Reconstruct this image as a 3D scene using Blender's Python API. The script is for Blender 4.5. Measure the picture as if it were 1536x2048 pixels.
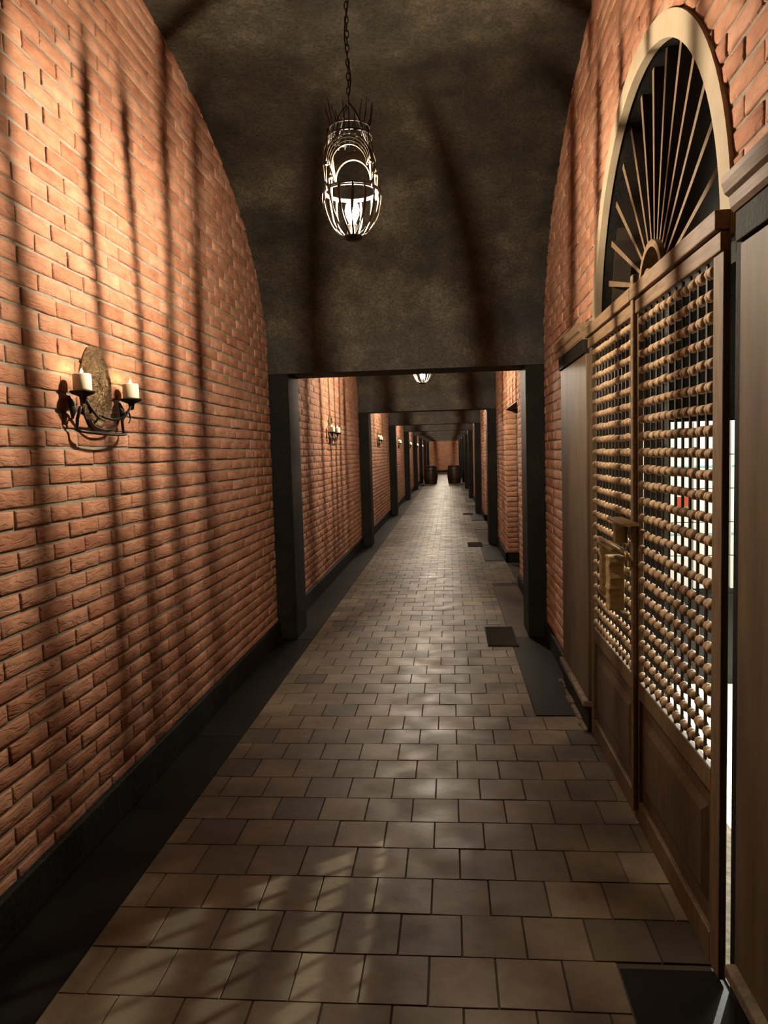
import bpy, math, random
from mathutils import Vector, Matrix

# ------------------------------------------------------------------ scene, camera, world, light
for o in list(bpy.data.objects):
    bpy.data.objects.remove(o, do_unlink=True)
SC = bpy.context.scene
COL = SC.collection
PI = math.pi
rnd = random.Random(7)

cam_d = bpy.data.cameras.new('camera')
cam = bpy.data.objects.new('camera', cam_d)
COL.objects.link(cam)
cam_d.sensor_fit = 'AUTO'
cam_d.sensor_width = 36.0
cam_d.lens = 1500.0 / 2048.0 * 36.0
cam_d.clip_start = 0.02
cam_d.clip_end = 200
CR = Vector((0.99587, 0.08624, -0.02828)); CU = Vector((0.02132, 0.08067, 0.99651)); CF = Vector((-0.08822, 0.99300, -0.07849))
cam.matrix_world = Matrix(((CR.x, CU.x, -CF.x, 0), (CR.y, CU.y, -CF.y, 0), (CR.z, CU.z, -CF.z, 1.5), (0, 0, 0, 1)))
SC.camera = cam

SC.view_settings.view_transform = 'Standard'
SC.view_settings.look = 'None'
SC.view_settings.gamma = 1.0
SC.view_settings.use_curve_mapping = False
SC.view_settings.exposure = 0.0
try:
    SC.cycles.sample_clamp_indirect = 2.0
    SC.cycles.max_bounces = 6
    SC.cycles.caustics_reflective = False
    SC.cycles.caustics_refractive = False
except Exception:
    pass

W = bpy.data.worlds.new('world')
SC.world = W
W.use_nodes = True
W.node_tree.nodes['Background'].inputs[0].default_value = (0.9, 0.75, 0.6, 1)
W.node_tree.nodes['Background'].inputs[1].default_value = 0.002

LAMP_COL = (1.0, 0.83, 0.64)
LAMP_POWER = 36000.0      # radiance of the lamp filament
FLAME_POWER = 300.0
ROOM_COL = (1.0, 0.97, 0.86)

def area_light(name, loc, rot, sx, sy, power, color):
    d = bpy.data.lights.new(name, 'AREA'); d.shape = 'RECTANGLE'; d.size = sx; d.size_y = sy
    d.energy = power; d.color = color
    o = bpy.data.objects.new(name, d); COL.objects.link(o); o.location = loc; o.rotation_euler = rot
    return o

# the shop room behind the gate: a ceiling panel and a small shaded lamp standing on the cabinet
rc = area_light('room_ceiling_light', (1.75, 3.9, 2.9), (0, 0, 0), 0.6, 1.0, 60.0, ROOM_COL)
rc.data.spread = math.radians(95)
SPOT_AT = (2.2, 4.70, 1.46)
sd = bpy.data.lights.new('cabinet_lamp_light', 'SPOT'); sd.energy = 700.0; sd.color = (0.97, 1.0, 0.88)
sd.shadow_soft_size = 0.014; sd.spot_size = math.radians(60); sd.spot_blend = 0.4
so = bpy.data.objects.new('cabinet_lamp_light', sd); COL.objects.link(so); so.location = SPOT_AT
so.rotation_euler = (Vector((-0.5, 2.3, 0)) - Vector(so.location)).to_track_quat('-Z', 'Y').to_euler()

# ------------------------------------------------------------------ helpers
class G:
    def __init__(s):
        s.v = []; s.f = []
    def add(s, vs, fs):
        b = len(s.v); s.v += [tuple(p) for p in vs]; s.f += [tuple(b + i for i in q) for q in fs]
    def box(s, x0, x1, y0, y1, z0, z1):
        s.add([(x0, y0, z0), (x1, y0, z0), (x1, y1, z0), (x0, y1, z0), (x0, y0, z1), (x1, y0, z1), (x1, y1, z1), (x0, y1, z1)],
              [(0, 3, 2, 1), (4, 5, 6, 7), (0, 1, 5, 4), (1, 2, 6, 5), (2, 3, 7, 6), (3, 0, 4, 7)])
    def quad(s, a, b, c, d):
        s.add([a, b, c, d], [(0, 1, 2, 3)])
    def tube(s, pts, r, seg=8, closed=False, cap=True):
        pts = [Vector(p) for p in pts]; n = len(pts)
        rr = r if isinstance(r, (list, tuple)) else [r] * n
        vs = []; up = None
        for i, p in enumerate(pts):
            a = pts[(i - 1) % n] if (closed or i > 0) else p
            b = pts[(i + 1) % n] if (closed or i < n - 1) else p
            t = (b - a).normalized()
            if up is None:
                up = Vector((0, 0, 1)) if abs(t.z) < 0.9 else Vector((1, 0, 0))
            x = up.cross(t)
            if x.length < 1e-5: x = Vector((1, 0, 0)).cross(t)
            x.normalize(); y = t.cross(x).normalized(); up = y
            for k in range(seg):
                an = 2 * PI * k / seg
                vs.append(p + (x * math.cos(an) + y * math.sin(an)) * rr[i])
        fs = []
        m = n if closed else n - 1
        for i in range(m):
            j = (i + 1) % n
            for k in range(seg):
                l = (k + 1) % seg
                fs.append((i * seg + k, i * seg + l, j * seg + l, j * seg + k))
        if cap and not closed:
            fs.append(tuple(reversed(range(seg)))); fs.append(tuple((n - 1) * seg + k for k in range(seg)))
        s.add(vs, fs)
    def ribbon(s, pts, wd, th):
        # flat strip: pts list, wd list/func of width vectors, th list of thickness vectors
        vs = []
        for p, w_, t_ in zip(pts, wd, th):
            p = Vector(p); w_ = Vector(w_); t_ = Vector(t_)
            vs += [p - w_ - t_, p + w_ - t_, p + w_ + t_, p - w_ + t_]
        fs = []; n = len(pts)
        for i in range(n - 1):
            for k in range(4):
                l = (k + 1) % 4
                fs.append((i * 4 + k, i * 4 + l, i * 4 + 4 + l, i * 4 + 4 + k))
        fs.append((3, 2, 1, 0)); fs.append(tuple((n - 1) * 4 + k for k in range(4)))
        s.add(vs, fs)
    def lathe(s, prof, c=(0, 0, 0), seg=20, axis='z'):
        vs = []
        for r, h in prof:
            for k in range(seg):
                an = 2 * PI * k / seg
                a, b = r * math.cos(an), r * math.sin(an)
                p = (a, b, h) if axis == 'z' else ((b, h, a) if axis == 'y' else (h, a, b))
                vs.append((p[0] + c[0], p[1] + c[1], p[2] + c[2]))
        fs = []; n = len(prof)
        for i in range(n - 1):
            for k in range(seg):
                l = (k + 1) % seg
                fs.append((i * seg + k, i * seg + l, (i + 1) * seg + l, (i + 1) * seg + k))
        fs.append(tuple(reversed(range(seg)))); fs.append(tuple((n - 1) * seg + k for k in range(seg)))
        s.add(vs, fs)
    def build(s, name, m, parent=None, off=(0, 0, 0), smooth=False, bevel=0.0, bseg=2):
        me = bpy.data.meshes.new(name)
        me.from_pydata([(a - off[0], b - off[1], c - off[2]) for a, b, c in s.v], [], s.f)
        me.validate(); me.update()
        import bmesh
        bm = bmesh.new(); bm.from_mesh(me); bmesh.ops.recalc_face_normals(bm, faces=bm.faces); bm.to_mesh(me); bm.free()
        o = bpy.data.objects.new(name, me); COL.objects.link(o)
        if m: me.materials.append(m)
        if smooth:
            me.polygons.foreach_set('use_smooth', [True] * len(me.polygons))
        if bevel:
            md = o.modifiers.new('bevel', 'BEVEL'); md.width = bevel; md.segments = bseg; md.limit_method = 'ANGLE'; md.angle_limit = 0.7
            md.harden_normals = False
        if parent:
            o.parent = parent
        else:
            o.location = off
        return o

def tag(o, label=None, cat=None, group=None, kind=None):
    if label: o['label'] = label
    if cat: o['category'] = cat
    if group: o['group'] = group
    if kind: o['kind'] = kind
    return o

def thing(name, loc, label, cat, group=None, kind=None):
    o = bpy.data.objects.new(name, None); COL.objects.link(o); o.location = loc; o.empty_display_size = 0.1
    return tag(o, label, cat, group, kind)

def children(o):
    return [c for c in bpy.data.objects if c.parent == o]

def copy_tree(o, parent=None):
    c = o.copy(); COL.objects.link(c); c.parent = parent
    for ch in children(o):
        copy_tree(ch, c)
    return c

# ------------------------------------------------------------------ materials
def new_mat(name):
    m = bpy.data.materials.new(name); m.use_nodes = True
    nt = m.node_tree
    b = nt.nodes['Principled BSDF']
    return m, nt, b

def N(nt, t, **kw):
    n = nt.nodes.new(t)
    for k, v in kw.items():
        setattr(n, k, v)
    return n

def ramp(nt, stops, interp='LINEAR'):
    r = N(nt, 'ShaderNodeValToRGB'); r.color_ramp.interpolation = interp
    el = r.color_ramp.elements
    while len(el) < len(stops): el.new(0.5)
    for e, (p, c) in zip(el, stops):
        e.position = p; e.color = (*c, 1)
    return r

def noise(nt, scale, detail=4, rough=0.55, vec=None, stretch=None, dist=0.0):
    n = N(nt, 'ShaderNodeTexNoise'); n.inputs['Scale'].default_value = scale; n.inputs['Detail'].default_value = detail
    n.inputs['Roughness'].default_value = rough; n.inputs['Distortion'].default_value = dist
    tc = N(nt, 'ShaderNodeTexCoord')
    src = tc.outputs['Object']
    if stretch:
        mp = N(nt, 'ShaderNodeMapping'); mp.inputs['Scale'].default_value = stretch
        nt.links.new(src, mp.inputs['Vector']); src = mp.outputs['Vector']
    nt.links.new(src, n.inputs['Vector'])
    return n

def bump(nt, b, src, strength, dist, prev=None):
    n = N(nt, 'ShaderNodeBump'); n.inputs['Strength'].default_value = strength; n.inputs['Distance'].default_value = dist
    nt.links.new(src, n.inputs['Height'])
    if prev: nt.links.new(prev.outputs[0], n.inputs['Normal'])
    nt.links.new(n.outputs[0], b.inputs['Normal'])
    return n

def mix(nt, a, b, fac, mode='MIX'):
    n = N(nt, 'ShaderNodeMix'); n.data_type = 'RGBA'; n.blend_type = mode
    def setin(i, val):
        if hasattr(val, 'links'): nt.links.new(val, n.inputs[i])
        elif isinstance(val, (int, float)): n.inputs[i].default_value = val
        else: n.inputs[i].default_value = (*val, 1)
    setin(0, fac); setin(6, a); setin(7, b)
    return n.outputs[2]

def simple(name, col, rough=0.6, metal=0.0, var=0.0, vscale=12, bstr=0.0, bscale=40, bdist=0.003, spec=0.5, stretch=None, dark=None):
    m, nt, b = new_mat(name)
    b.inputs['Base Color'].default_value = (*col, 1); b.inputs['Roughness'].default_value = rough; b.inputs['Metallic'].default_value = metal
    b.inputs['Specular IOR Level'].default_value = spec
    if var:
        n = noise(nt, vscale, 5, stretch=stretch)
        lo = dark or tuple(c * (1 - var) for c in col)
        r = ramp(nt, [(0.3, lo), (0.7, tuple(min(1, c * (1 + var)) for c in col))])
        nt.links.new(n.outputs[0], r.inputs[0]); nt.links.new(r.outputs[0], b.inputs['Base Color'])
    if bstr:
        n2 = noise(nt, bscale, 5, stretch=stretch)
        bump(nt, b, n2.outputs[0], bstr, bdist)
    return m

def brick_material():
    m, nt, b = new_mat('red_brick')
    geo = N(nt, 'ShaderNodeNewGeometry')
    r = ramp(nt, [(0.0, (0.37, 0.165, 0.092)), (0.25, (0.44, 0.208, 0.118)), (0.5, (0.49, 0.252, 0.150)), (0.75, (0.41, 0.19, 0.108)), (1.0, (0.53, 0.285, 0.178))])
    nt.links.new(geo.outputs['Random Per Island'], r.inputs[0])
    n = noise(nt, 9, 5, 0.6, stretch=(1, 1, 2.2))
    r2 = ramp(nt, [(0.32, (0.68, 0.62, 0.58)), (0.6, (1.0, 1.0, 1.0)), (0.8, (1.12, 1.16, 1.2))])
    nt.links.new(n.outputs[0], r2.inputs[0])
    c = mix(nt, r.outputs[0], r2.outputs[0], 1.0, 'MULTIPLY')
    nt.links.new(c, b.inputs['Base Color'])
    b.inputs['Roughness'].default_value = 0.85; b.inputs['Specular IOR Level'].default_value = 0.25
    w = noise(nt, 20, 3, 0.5, stretch=(1, 0.45, 2.0), dist=1.2)
    rr = ramp(nt, [(0.42, (0, 0, 0)), (0.52, (1, 1, 1))])
    nt.links.new(w.outputs[0], rr.inputs[0])
    b1 = bump(nt, b, rr.outputs[0], 0.5, 0.005)
    f = noise(nt, 150, 4, 0.6)
    bump(nt, b, f.outputs[0], 0.28, 0.002, b1)
    return m

def plaster_material(name, lo, mid, hi, rough=0.55, spec=0.35):
    m, nt, b = new_mat(name)
    n = noise(nt, 1.9, 8, 0.68)
    r = ramp(nt, [(0.36, lo), (0.52, mid), (0.70, hi)])
    nt.links.new(n.outputs[0], r.inputs[0])
    n1 = noise(nt, 60, 6, 0.75)
    r1 = ramp(nt, [(0.36, (0.40, 0.40, 0.40)), (0.64, (1.6, 1.6, 1.6))])
    nt.links.new(n1.outputs[0], r1.inputs[0])
    nt.links.new(mix(nt, r.outputs[0], r1.outputs[0], 1.0, 'MULTIPLY'), b.inputs['Base Color'])
    b.inputs['Roughness'].default_value = rough; b.inputs['Specular IOR Level'].default_value = spec
    n2 = noise(nt, 3.5, 7, 0.65)
    b1 = bump(nt, b, n2.outputs[0], 0.5, 0.05)
    n3 = noise(nt, 85, 6, 0.75)
    bump(nt, b, n3.outputs[0], 0.55, 0.006, b1)
    return m

def tile_material():
    m, nt, b = new_mat('stone_tile')
    geo = N(nt, 'ShaderNodeNewGeometry')
    r = ramp(nt, [(0.0, (0.060, 0.044, 0.028)), (0.12, (0.112, 0.082, 0.048)), (0.3, (0.165, 0.124, 0.074)), (0.6, (0.198, 0.151, 0.092)), (0.85, (0.170, 0.121, 0.068)), (1.0, (0.28, 0.224, 0.144))])
    nt.links.new(geo.outputs['Random Per Island'], r.inputs[0])
    n = noise(nt, 2.6, 7, 0.65)
    r2 = ramp(nt, [(0.34, (0.50, 0.45, 0.38)), (0.62, (1.1, 1.1, 1.1))])
    nt.links.new(n.outputs[0], r2.inputs[0])
    nt.links.new(mix(nt, r.outputs[0], r2.outputs[0], 1.0, 'MULTIPLY'), b.inputs['Base Color'])
    n2 = noise(nt, 6, 4)
    rr = ramp(nt, [(0.3, (0.42, 0.42, 0.42)), (0.7, (0.62, 0.62, 0.62))])
    nt.links.new(n2.outputs[0], rr.inputs[0]); nt.links.new(rr.outputs[0], b.inputs['Roughness'])
    b.inputs['Specular IOR Level'].default_value = 0.4
    n3 = noise(nt, 70, 5)
    b1 = bump(nt, b, n3.outputs[0], 0.15, 0.003)
    n4 = noise(nt, 7, 3)
    bump(nt, b, n4.outputs[0], 0.25, 0.01, b1)
    return m

def emit_mat(name, col, strength):
    m, nt, b = new_mat(name)
    nt.nodes.remove(b)
    e = N(nt, 'ShaderNodeEmission'); e.inputs[0].default_value = (*col, 1); e.inputs[1].default_value = strength
    nt.links.new(e.outputs[0], nt.nodes['Material Output'].inputs[0])
    return m

def bulb_material():
    m, nt, b = new_mat('bulb_glass')
    nt.nodes.remove(b)
    t = N(nt, 'ShaderNodeBsdfTransparent'); e = N(nt, 'ShaderNodeEmission')
    e.inputs[0].default_value = (1.0, 0.85, 0.6, 1); e.inputs[1].default_value = 14.0
    g = N(nt, 'ShaderNodeBsdfGlossy'); g.inputs['Roughness'].default_value = 0.05
    m1 = N(nt, 'ShaderNodeMixShader'); m1.inputs[0].default_value = 0.18
    nt.links.new(t.outputs[0], m1.inputs[1]); nt.links.new(e.outputs[0], m1.inputs[2])
    m2 = N(nt, 'ShaderNodeMixShader'); m2.inputs[0].default_value = 0.05
    nt.links.new(m1.outputs[0], m2.inputs[1]); nt.links.new(g.outputs[0], m2.inputs[2])
    nt.links.new(m2.outputs[0], nt.nodes['Material Output'].inputs[0])
    return m

M = {}
M['brick'] = brick_material()
M['mortar'] = simple('mortar', (0.26, 0.225, 0.17), 0.95, var=0.25, vscale=20, bstr=0.4, bscale=120)
M['black_plaster'] = plaster_material('black_plaster', (0.018, 0.016, 0.011), (0.042, 0.036, 0.023), (0.105, 0.088, 0.056))
M['black_paint'] = plaster_material('black_paint', (0.007, 0.0063, 0.0048), (0.011, 0.0098, 0.007), (0.021, 0.018, 0.012), 0.65, 0.15)
M['room_plaster'] = plaster_material('room_plaster', (0.025, 0.028, 0.022), (0.045, 0.05, 0.04), (0.07, 0.075, 0.06))
M['black_stone'] = simple('black_stone', (0.008, 0.0068, 0.0054), 0.5, spec=0.14, var=0.5, vscale=5, bstr=0.1, bscale=30, bdist=0.004)
M['red_stone'] = simple('red_brown_stone', (0.065, 0.042, 0.026), 0.45, spec=0.3, var=0.4, vscale=5, bstr=0.1, bscale=30, bdist=0.004)
M['tile'] = tile_material()
M['grout'] = simple('dark_grout', (0.07, 0.055, 0.038), 0.9)
M['wood'] = simple('dark_wood', (0.095, 0.060, 0.032), 0.5, spec=0.3, var=0.45, vscale=10, bstr=0.25, bscale=30, bdist=0.003, stretch=(8, 8, 0.7))
M['wood_mid'] = simple('worn_wood', (0.17, 0.108, 0.058), 0.6, spec=0.3, var=0.35, vscale=10, bstr=0.25, bscale=30, bdist=0.003, stretch=(8, 0.8, 8))
M['wood_frame'] = simple('tan_wood', (0.14, 0.09, 0.047), 0.6, var=0.35, vscale=10, bstr=0.25, bscale=30, bdist=0.003, spec=0.3, stretch=(8, 8, 0.7))
M['wood_bead'] = simple('turned_wood', (0.34, 0.225, 0.12), 0.65, spec=0.25, var=0.35, vscale=25)
M['wood_dark'] = simple('lattice_bar_wood', (0.035, 0.024, 0.015), 0.5, var=0.3)
M['panel'] = simple('brown_panel', (0.098, 0.066, 0.037), 0.6, spec=0.25, var=0.3, vscale=5, bstr=0.12, bscale=18, bdist=0.004, stretch=(3, 3, 0.5))
M['lock_wood'] = simple('yellowed_wood', (0.34, 0.235, 0.095), 0.6, var=0.35, vscale=18, bstr=0.5, bscale=30, bdist=0.006, stretch=(1, 1, 2.5))
M['cream'] = simple('cream_plaster', (0.36, 0.285, 0.18), 0.8, var=0.12, vscale=8, bstr=0.15, bscale=50)
M['iron'] = simple('black_iron', (0.022, 0.018, 0.014), 0.45, metal=0.4, var=0.3, bstr=0.2, bscale=60, bdist=0.002)
M['lamp_iron'] = simple('bronzed_iron', (0.10, 0.075, 0.05), 0.5, metal=0.3, var=0.3, bstr=0.2, bscale=80, bdist=0.002)
M['bronze'] = simple('antique_bronze', (0.16, 0.10, 0.045), 0.42, metal=0.6, var=0.5, vscale=22, bstr=1.0, bscale=55, bdist=0.02)
M['brass'] = simple('worn_brass', (0.35, 0.23, 0.10), 0.35, metal=0.8, var=0.3)
M['wax'] = simple('candle_wax', (0.93, 0.83, 0.60), 0.55)
_w = M['wax'].node_tree.nodes['Principled BSDF']
_w.inputs['Specular IOR Level'].default_value = 0.3
M['wick'] = simple('wick_black', (0.01, 0.008, 0.006), 0.9)
M['flame'] = emit_mat('candle_flame', (1.0, 0.66, 0.30), FLAME_POWER)
M['filament'] = emit_mat('lamp_filament', LAMP_COL, LAMP_POWER)
M['bulb'] = bulb_material()
M['barrel'] = simple('barrel_oak', (0.030, 0.017, 0.012), 0.38, var=0.3, vscale=14, stretch=(6, 6, 0.6), bstr=0.2, bscale=20)
M['hoop'] = simple('barrel_hoop', (0.02, 0.016, 0.014), 0.4, metal=0.6)
M['mat'] = simple('door_mat', (0.040, 0.030, 0.022), 0.95, var=0.3, vscale=60, bstr=0.8, bscale=140, bdist=0.004)
M['door'] = simple('black_door', (0.012, 0.010, 0.008), 0.6, var=0.3)
M['carton'] = simple('white_carton', (0.82, 0.81, 0.74), 0.6)
M['aqua'] = simple('aqua_print', (0.22, 0.50, 0.46), 0.6)
M['red_print'] = simple('red_print', (0.45, 0.06, 0.03), 0.6)
M['green_print'] = simple('green_print', (0.18, 0.32, 0.08), 0.6)
M['room_floor'] = simple('pale_floor', (0.72, 0.69, 0.60), 0.5, var=0.08)
M['cabinet'] = simple('dark_cabinet', (0.02, 0.018, 0.016), 0.25)
M['curb'] = simple('rough_curb', (0.16, 0.12, 0.075), 0.85, var=0.5, vscale=22, bstr=0.8, bscale=30, bdist=0.01)

# ------------------------------------------------------------------ dimensions
XL, XR = -1.43, 0.75            # mortar planes of the two walls
BAY = 5.97
P0 = -0.02                      # front face of the portal behind the camera
PT = 0.41                       # portal thickness
NB = 8                          # bays in front of the camera
Y_END = P0 + BAY * 9            # end wall
ZL = 2.149                      # lintel underside
BL, BH = 0.229, 0.068           # brick pitch
CLR = BAY - PT                  # clear bay length

def vault_z(y):                 # y measured from the middle of the bay
    a = CLR / 2
    t = min(1.0, abs(y) / a)
    return 2.26 + 1.47 * math.sqrt(max(0.0, 1 - t ** 2))

def bay_start(k):               # k = 1 is the bay with the gate
    return P0 + PT + BAY * (k - 1)

# ------------------------------------------------------------------ brickwork
TS = [0.0, 0.03, 0.35, 0.66, 0.97, 1.0]
US = [0.0, 0.10, 0.5, 0.90, 1.0]
def brick(g, a0, a1, z0, z1, fn, r):
    jl = 0.002
    w = a1 - a0
    if w < 0.02: return
    tz = r.uniform(-0.0012, 0.0012)
    prot = 0.0065 + r.uniform(-0.0025, 0.003)
    tilt = r.uniform(-0.0012, 0.0012)
    nt, nu = len(TS), len(US)
    vs = []
    e = 0.0035 / max(w, 0.03)
    ts = [0.0, min(0.2, 0.007 / w), 0.35, 0.66, 1 - min(0.2, 0.007 / w), 1.0]
    for j, u in enumerate(US):
        for i, t in enumerate(ts):
            edge = i in (0, nt - 1) or j in (0, nu - 1)
            d = prot + tilt * (u - 0.5) * 2 - (0.0035 if edge else 0.0) + r.uniform(-0.0012, 0.0012)
            az = z0 + (z1 - z0) * u + tz + r.uniform(-0.0016, 0.0016)
            aa = a0 + w * t + r.uniform(-0.0015, 0.0015)
            vs.append(fn(aa, az, d))
    nb = len(vs)
    ring = [(i, 0) for i in range(nt)] + [(nt - 1, j) for j in range(1, nu)] + [(i, nu - 1) for i in range(nt - 2, -1, -1)] + [(0, j) for j in range(nu - 2, 0, -1)]
    for i, j in ring:
        vs.append(fn(a0 + w * ts[i], z0 + (z1 - z0) * US[j] + tz, -0.01))
    fs = []
    for j in range(nu - 1):
        for i in range(nt - 1):
            q = j * nt + i
            fs.append((q, q + 1, q + nt + 1, q + nt))
    L = len(ring)
    for k in range(L):
        l = (k + 1) % L
        fs.append((ring[k][1] * nt + ring[k][0], nb + k, nb + l, ring[l][1] * nt + ring[l][0]))
    g.add(vs, fs)

def brick_field(g, length, zmax, fn, clip, seed, z_start=0.0):
    r = random.Random(seed)
    j = 0
    z = z_start
    while z < zmax:
        off = (BL / 2 if j % 2 else 0.0) - r.uniform(0.0, 0.012)
        a = -off
        while a < length:
            x0 = a + 0.0042 + r.uniform(-0.001, 0.001); x1 = a + BL - 0.0042 + r.uniform(-0.001, 0.001)
            for c0, c1 in clip(max(x0, 0.0), min(x1, length), z + BH / 2):
                if c1 - c0 > 0.025:
                    brick(g, c0, c1, z + 0.0055, z + BH - 0.0055, fn, r)
            a += BL
        z += BH; j += 1

def clip_vault(a0, a1, z):
    m = (a0 + a1) / 2 - CLR / 2
    return [(a0, a1)] if z < vault_z(min(abs(m), CLR / 2)) + 0.11 and a1 > a0 else []

def sub_interval(iv, lo, hi):
    out = []
    for a, b in iv:
        if b <= lo or a >= hi: out.append((a, b)); continue
        if a < lo: out.append((a, lo))
        if b > hi: out.append((hi, b))
    return out

def mortar_quad_left(g):
    g.box(-0.03, 0.0, -0.02, CLR + 0.02, 0.0, 3.85)

# left wall: brick mesh per bay (shared), mortar backing as a child
def left_wall():
    s = bay_start(1)
    g = G()
    brick_field(g, CLR, 3.8, lambda a, z, d: (XL + d, s + a, z), clip_vault, 11, -0.012)
    o = g.build('wall_left', M['brick'], off=(XL, s, 0), smooth=True)
    tag(o, 'red brick left wall of the corridor, bay 1', 'wall', kind='structure')
    gm = G(); gm.box(XL - 0.04, XL, s - 0.02, s + CLR + 0.02, 0, 3.9)
    mo = gm.build('mortar_bed', M['mortar'], o, off=(XL, s, 0)); mo['kind'] = 'structure'
    return o
ORD = ['first', 'second', 'third', 'fourth', 'fifth', 'sixth', 'seventh', 'eighth', 'ninth', 'tenth']
wl = left_wall()
wl['label'] = 'red brick left wall in the first, nearest bay'
for k in range(2, 10):
    c = copy_tree(wl); c.location.y = bay_start(k); c['label'] = 'red brick left wall in the %s bay from the camera' % ORD[k - 1]

# arch data of the gate opening (absolute y, z)
GYC, GZC, GR = 2.985, 2.035, 0.868
GY0, GY1 = 1.96, GYC + GR

def right_wall_gate():
    s = bay_start(1)
    R1 = GR + 0.05
    def clip(a0, a1, z):
        iv = clip_vault(a0, a1, z)
        if z < GZC:
            return sub_interval(iv, GY0 - 0.02 - s, GY1 + 0.05 - s)
        dz = z - GZC
        if dz < R1:
            h = math.sqrt(R1 * R1 - dz * dz)
            return sub_interval(iv, GYC - h - s, GYC + h - s)
        return iv
    g = G()
    brick_field(g, CLR, 3.8, lambda a, z, d: (XR - d, s + a, z), clip, 23, -0.012)
    o = g.build('wall_right', M['brick'], off=(XR, s, 0), smooth=True)
    tag(o, 'red brick right wall around the arched gate in the first bay', 'wall', kind='structure')
    gm = G()
    x = XR
    gm.quad((x, s - 0.02, 0), (x, GY0, 0), (x, GY0, 3.9), (x, s - 0.02, 3.9))
    gm.quad((x, GY1, 0), (x, s + CLR + 0.02, 0), (x, s + CLR + 0.02, 3.9), (x, GY1, 3.9))
    ya = GYC - GR
    gm.quad((x, GY0, GZC), (x, ya, GZC), (x, ya, 3.9), (x, GY0, 3.9))
    n = 40
    for i in range(n):
        t0 = PI - PI * i / n; t1 = PI - PI * (i + 1) / n
        y0, z0 = GYC + GR * math.cos(t0), GZC + GR * math.sin(t0)
        y1, z1 = GYC + GR * math.cos(t1), GZC + GR * math.sin(t1)
        gm.quad((x, y0, z0), (x, y1, z1), (x, y1, 3.9), (x, y0, 3.9))
    mo = gm.build('mortar_bed', M['mortar'], o, off=(XR, s, 0)); mo['kind'] = 'structure'
    # reveal of the opening
    gr = G(); x2 = 1.06
    for i in range(n):
        t0 = PI - PI * i / n; t1 = PI - PI * (i + 1) / n
        y0, z0 = GYC + GR * math.cos(t0), GZC + GR * math.sin(t0)
        y1, z1 = GYC + GR * math.cos(t1), GZC + GR * math.sin(t1)
        gr.quad((x, y0, z0), (x, y1, z1), (x2, y1, z1), (x2, y0, z0))
    gr.quad((x, GY1, 0), (x2, GY1, 0), (x2, GY1, GZC), (x, GY1, GZC))
    gr.quad((x, GY0, 0), (x2, GY0, 0), (x2, GY0, GZC), (x, GY0, GZC))
    gr.quad((x, GY0, GZC), (x, ya, GZC), (x2, ya, GZC), (x2, GY0, GZC))
    ro = gr.build('opening_reveal', M['black_paint'], o, off=(XR, s, 0)); ro['kind'] = 'structure'
    return o
right_wall_gate()

# right wall of the further bays: a flat-topped recess with a dark door
NY0, NY1, NZ, ND = 1.87, 3.66, 2.02, 0.14
def right_wall_recess():
    s = bay_start(2)
    def clip(a0, a1, z):
        iv = clip_vault(a0, a1, z)
        return sub_interval(iv, NY0, NY1) if z < NZ else iv
    g = G()
    brick_field(g, CLR, 3.8, lambda a, z, d: (XR - d, s + a, z), clip, 31, -0.012)
    r = random.Random(5)
    z = -0.012
    while z < NZ - 0.03:
        brick(g, XR - 0.008, XR + ND, z + 0.0055, z + BH - 0.0055, lambda a, zz, d: (a, s + NY1 - d, zz), r)
        brick(g, XR - 0.008, XR + ND, z + 0.0055, z + BH - 0.0055, lambda a, zz, d: (a, s + NY0 + d, zz), r)
        z += BH
    o = g.build('wall_right', M['brick'], off=(XR, s, 0), smooth=True)
    tag(o, 'red brick right wall with a recess in the second bay', 'wall', kind='structure')
    gm = G(); x = XR
    gm.quad((x, s - 0.02, 0), (x, s + NY0, 0), (x, s + NY0, 3.9), (x, s - 0.02, 3.9))
    gm.quad((x, s + NY1, 0), (x, s + CLR + 0.02, 0), (x, s + CLR + 0.02, 3.9), (x, s + NY1, 3.9))
    gm.quad((x, s + NY0, NZ), (x, s + NY1, NZ), (x, s + NY1, 3.9), (x, s + NY0, 3.9))
    gm.quad((x, s + NY1, 0), (x + 0.4, s + NY1, 0), (x + 0.4, s + NY1, NZ), (x, s + NY1, NZ))
    gm.quad((x, s + NY0, 0), (x + 0.4, s + NY0, 0), (x + 0.4, s + NY0, NZ), (x, s + NY0, NZ))
    mo = gm.build('mortar_bed', M['mortar'], o, off=(XR, s, 0)); mo['kind'] = 'structure'
    gs = G(); gs.box(x + 0.002, x + 0.4, s + NY0, s + NY1, NZ, NZ + 0.03)
    so_ = gs.build('recess_soffit', M['black_paint'], o, off=(XR, s, 0)); so_['kind'] = 'structure'
    return o
wr = right_wall_recess()
gd = G()
s2 = bay_start(2)
nb_ = 12
for i in range(nb_):
    y0 = s2 + NY0 + 0.02 + (NY1 - NY0 - 0.04) * i / nb_; y1 = s2 + NY0 + 0.02 + (NY1 - NY0 - 0.04) * (i + 1) / nb_
    gd.box(XR + 0.30, XR + 0.34, y0 + 0.003, y1 - 0.003, 0.005, NZ - 0.005)
dr = gd.build('door_2', M['door'], off=(XR, s2, 0), bevel=0.004)
tag(dr, 'black boarded door set back in the brick recess of the second bay', 'door', kind='structure')
for k in range(3, 10):
    c = copy_tree(wr); c.location.y = bay_start(k); c['label'] = 'red brick right wall with a recess in the %s bay from the camera' % ORD[k - 1]
    d = dr.copy(); COL.objects.link(d); d.name = 'door_%d' % k; d.location.y = bay_start(k)
    d['label'] = 'black boarded door set back in the brick recess of the %s bay' % ORD[k - 1]

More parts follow.
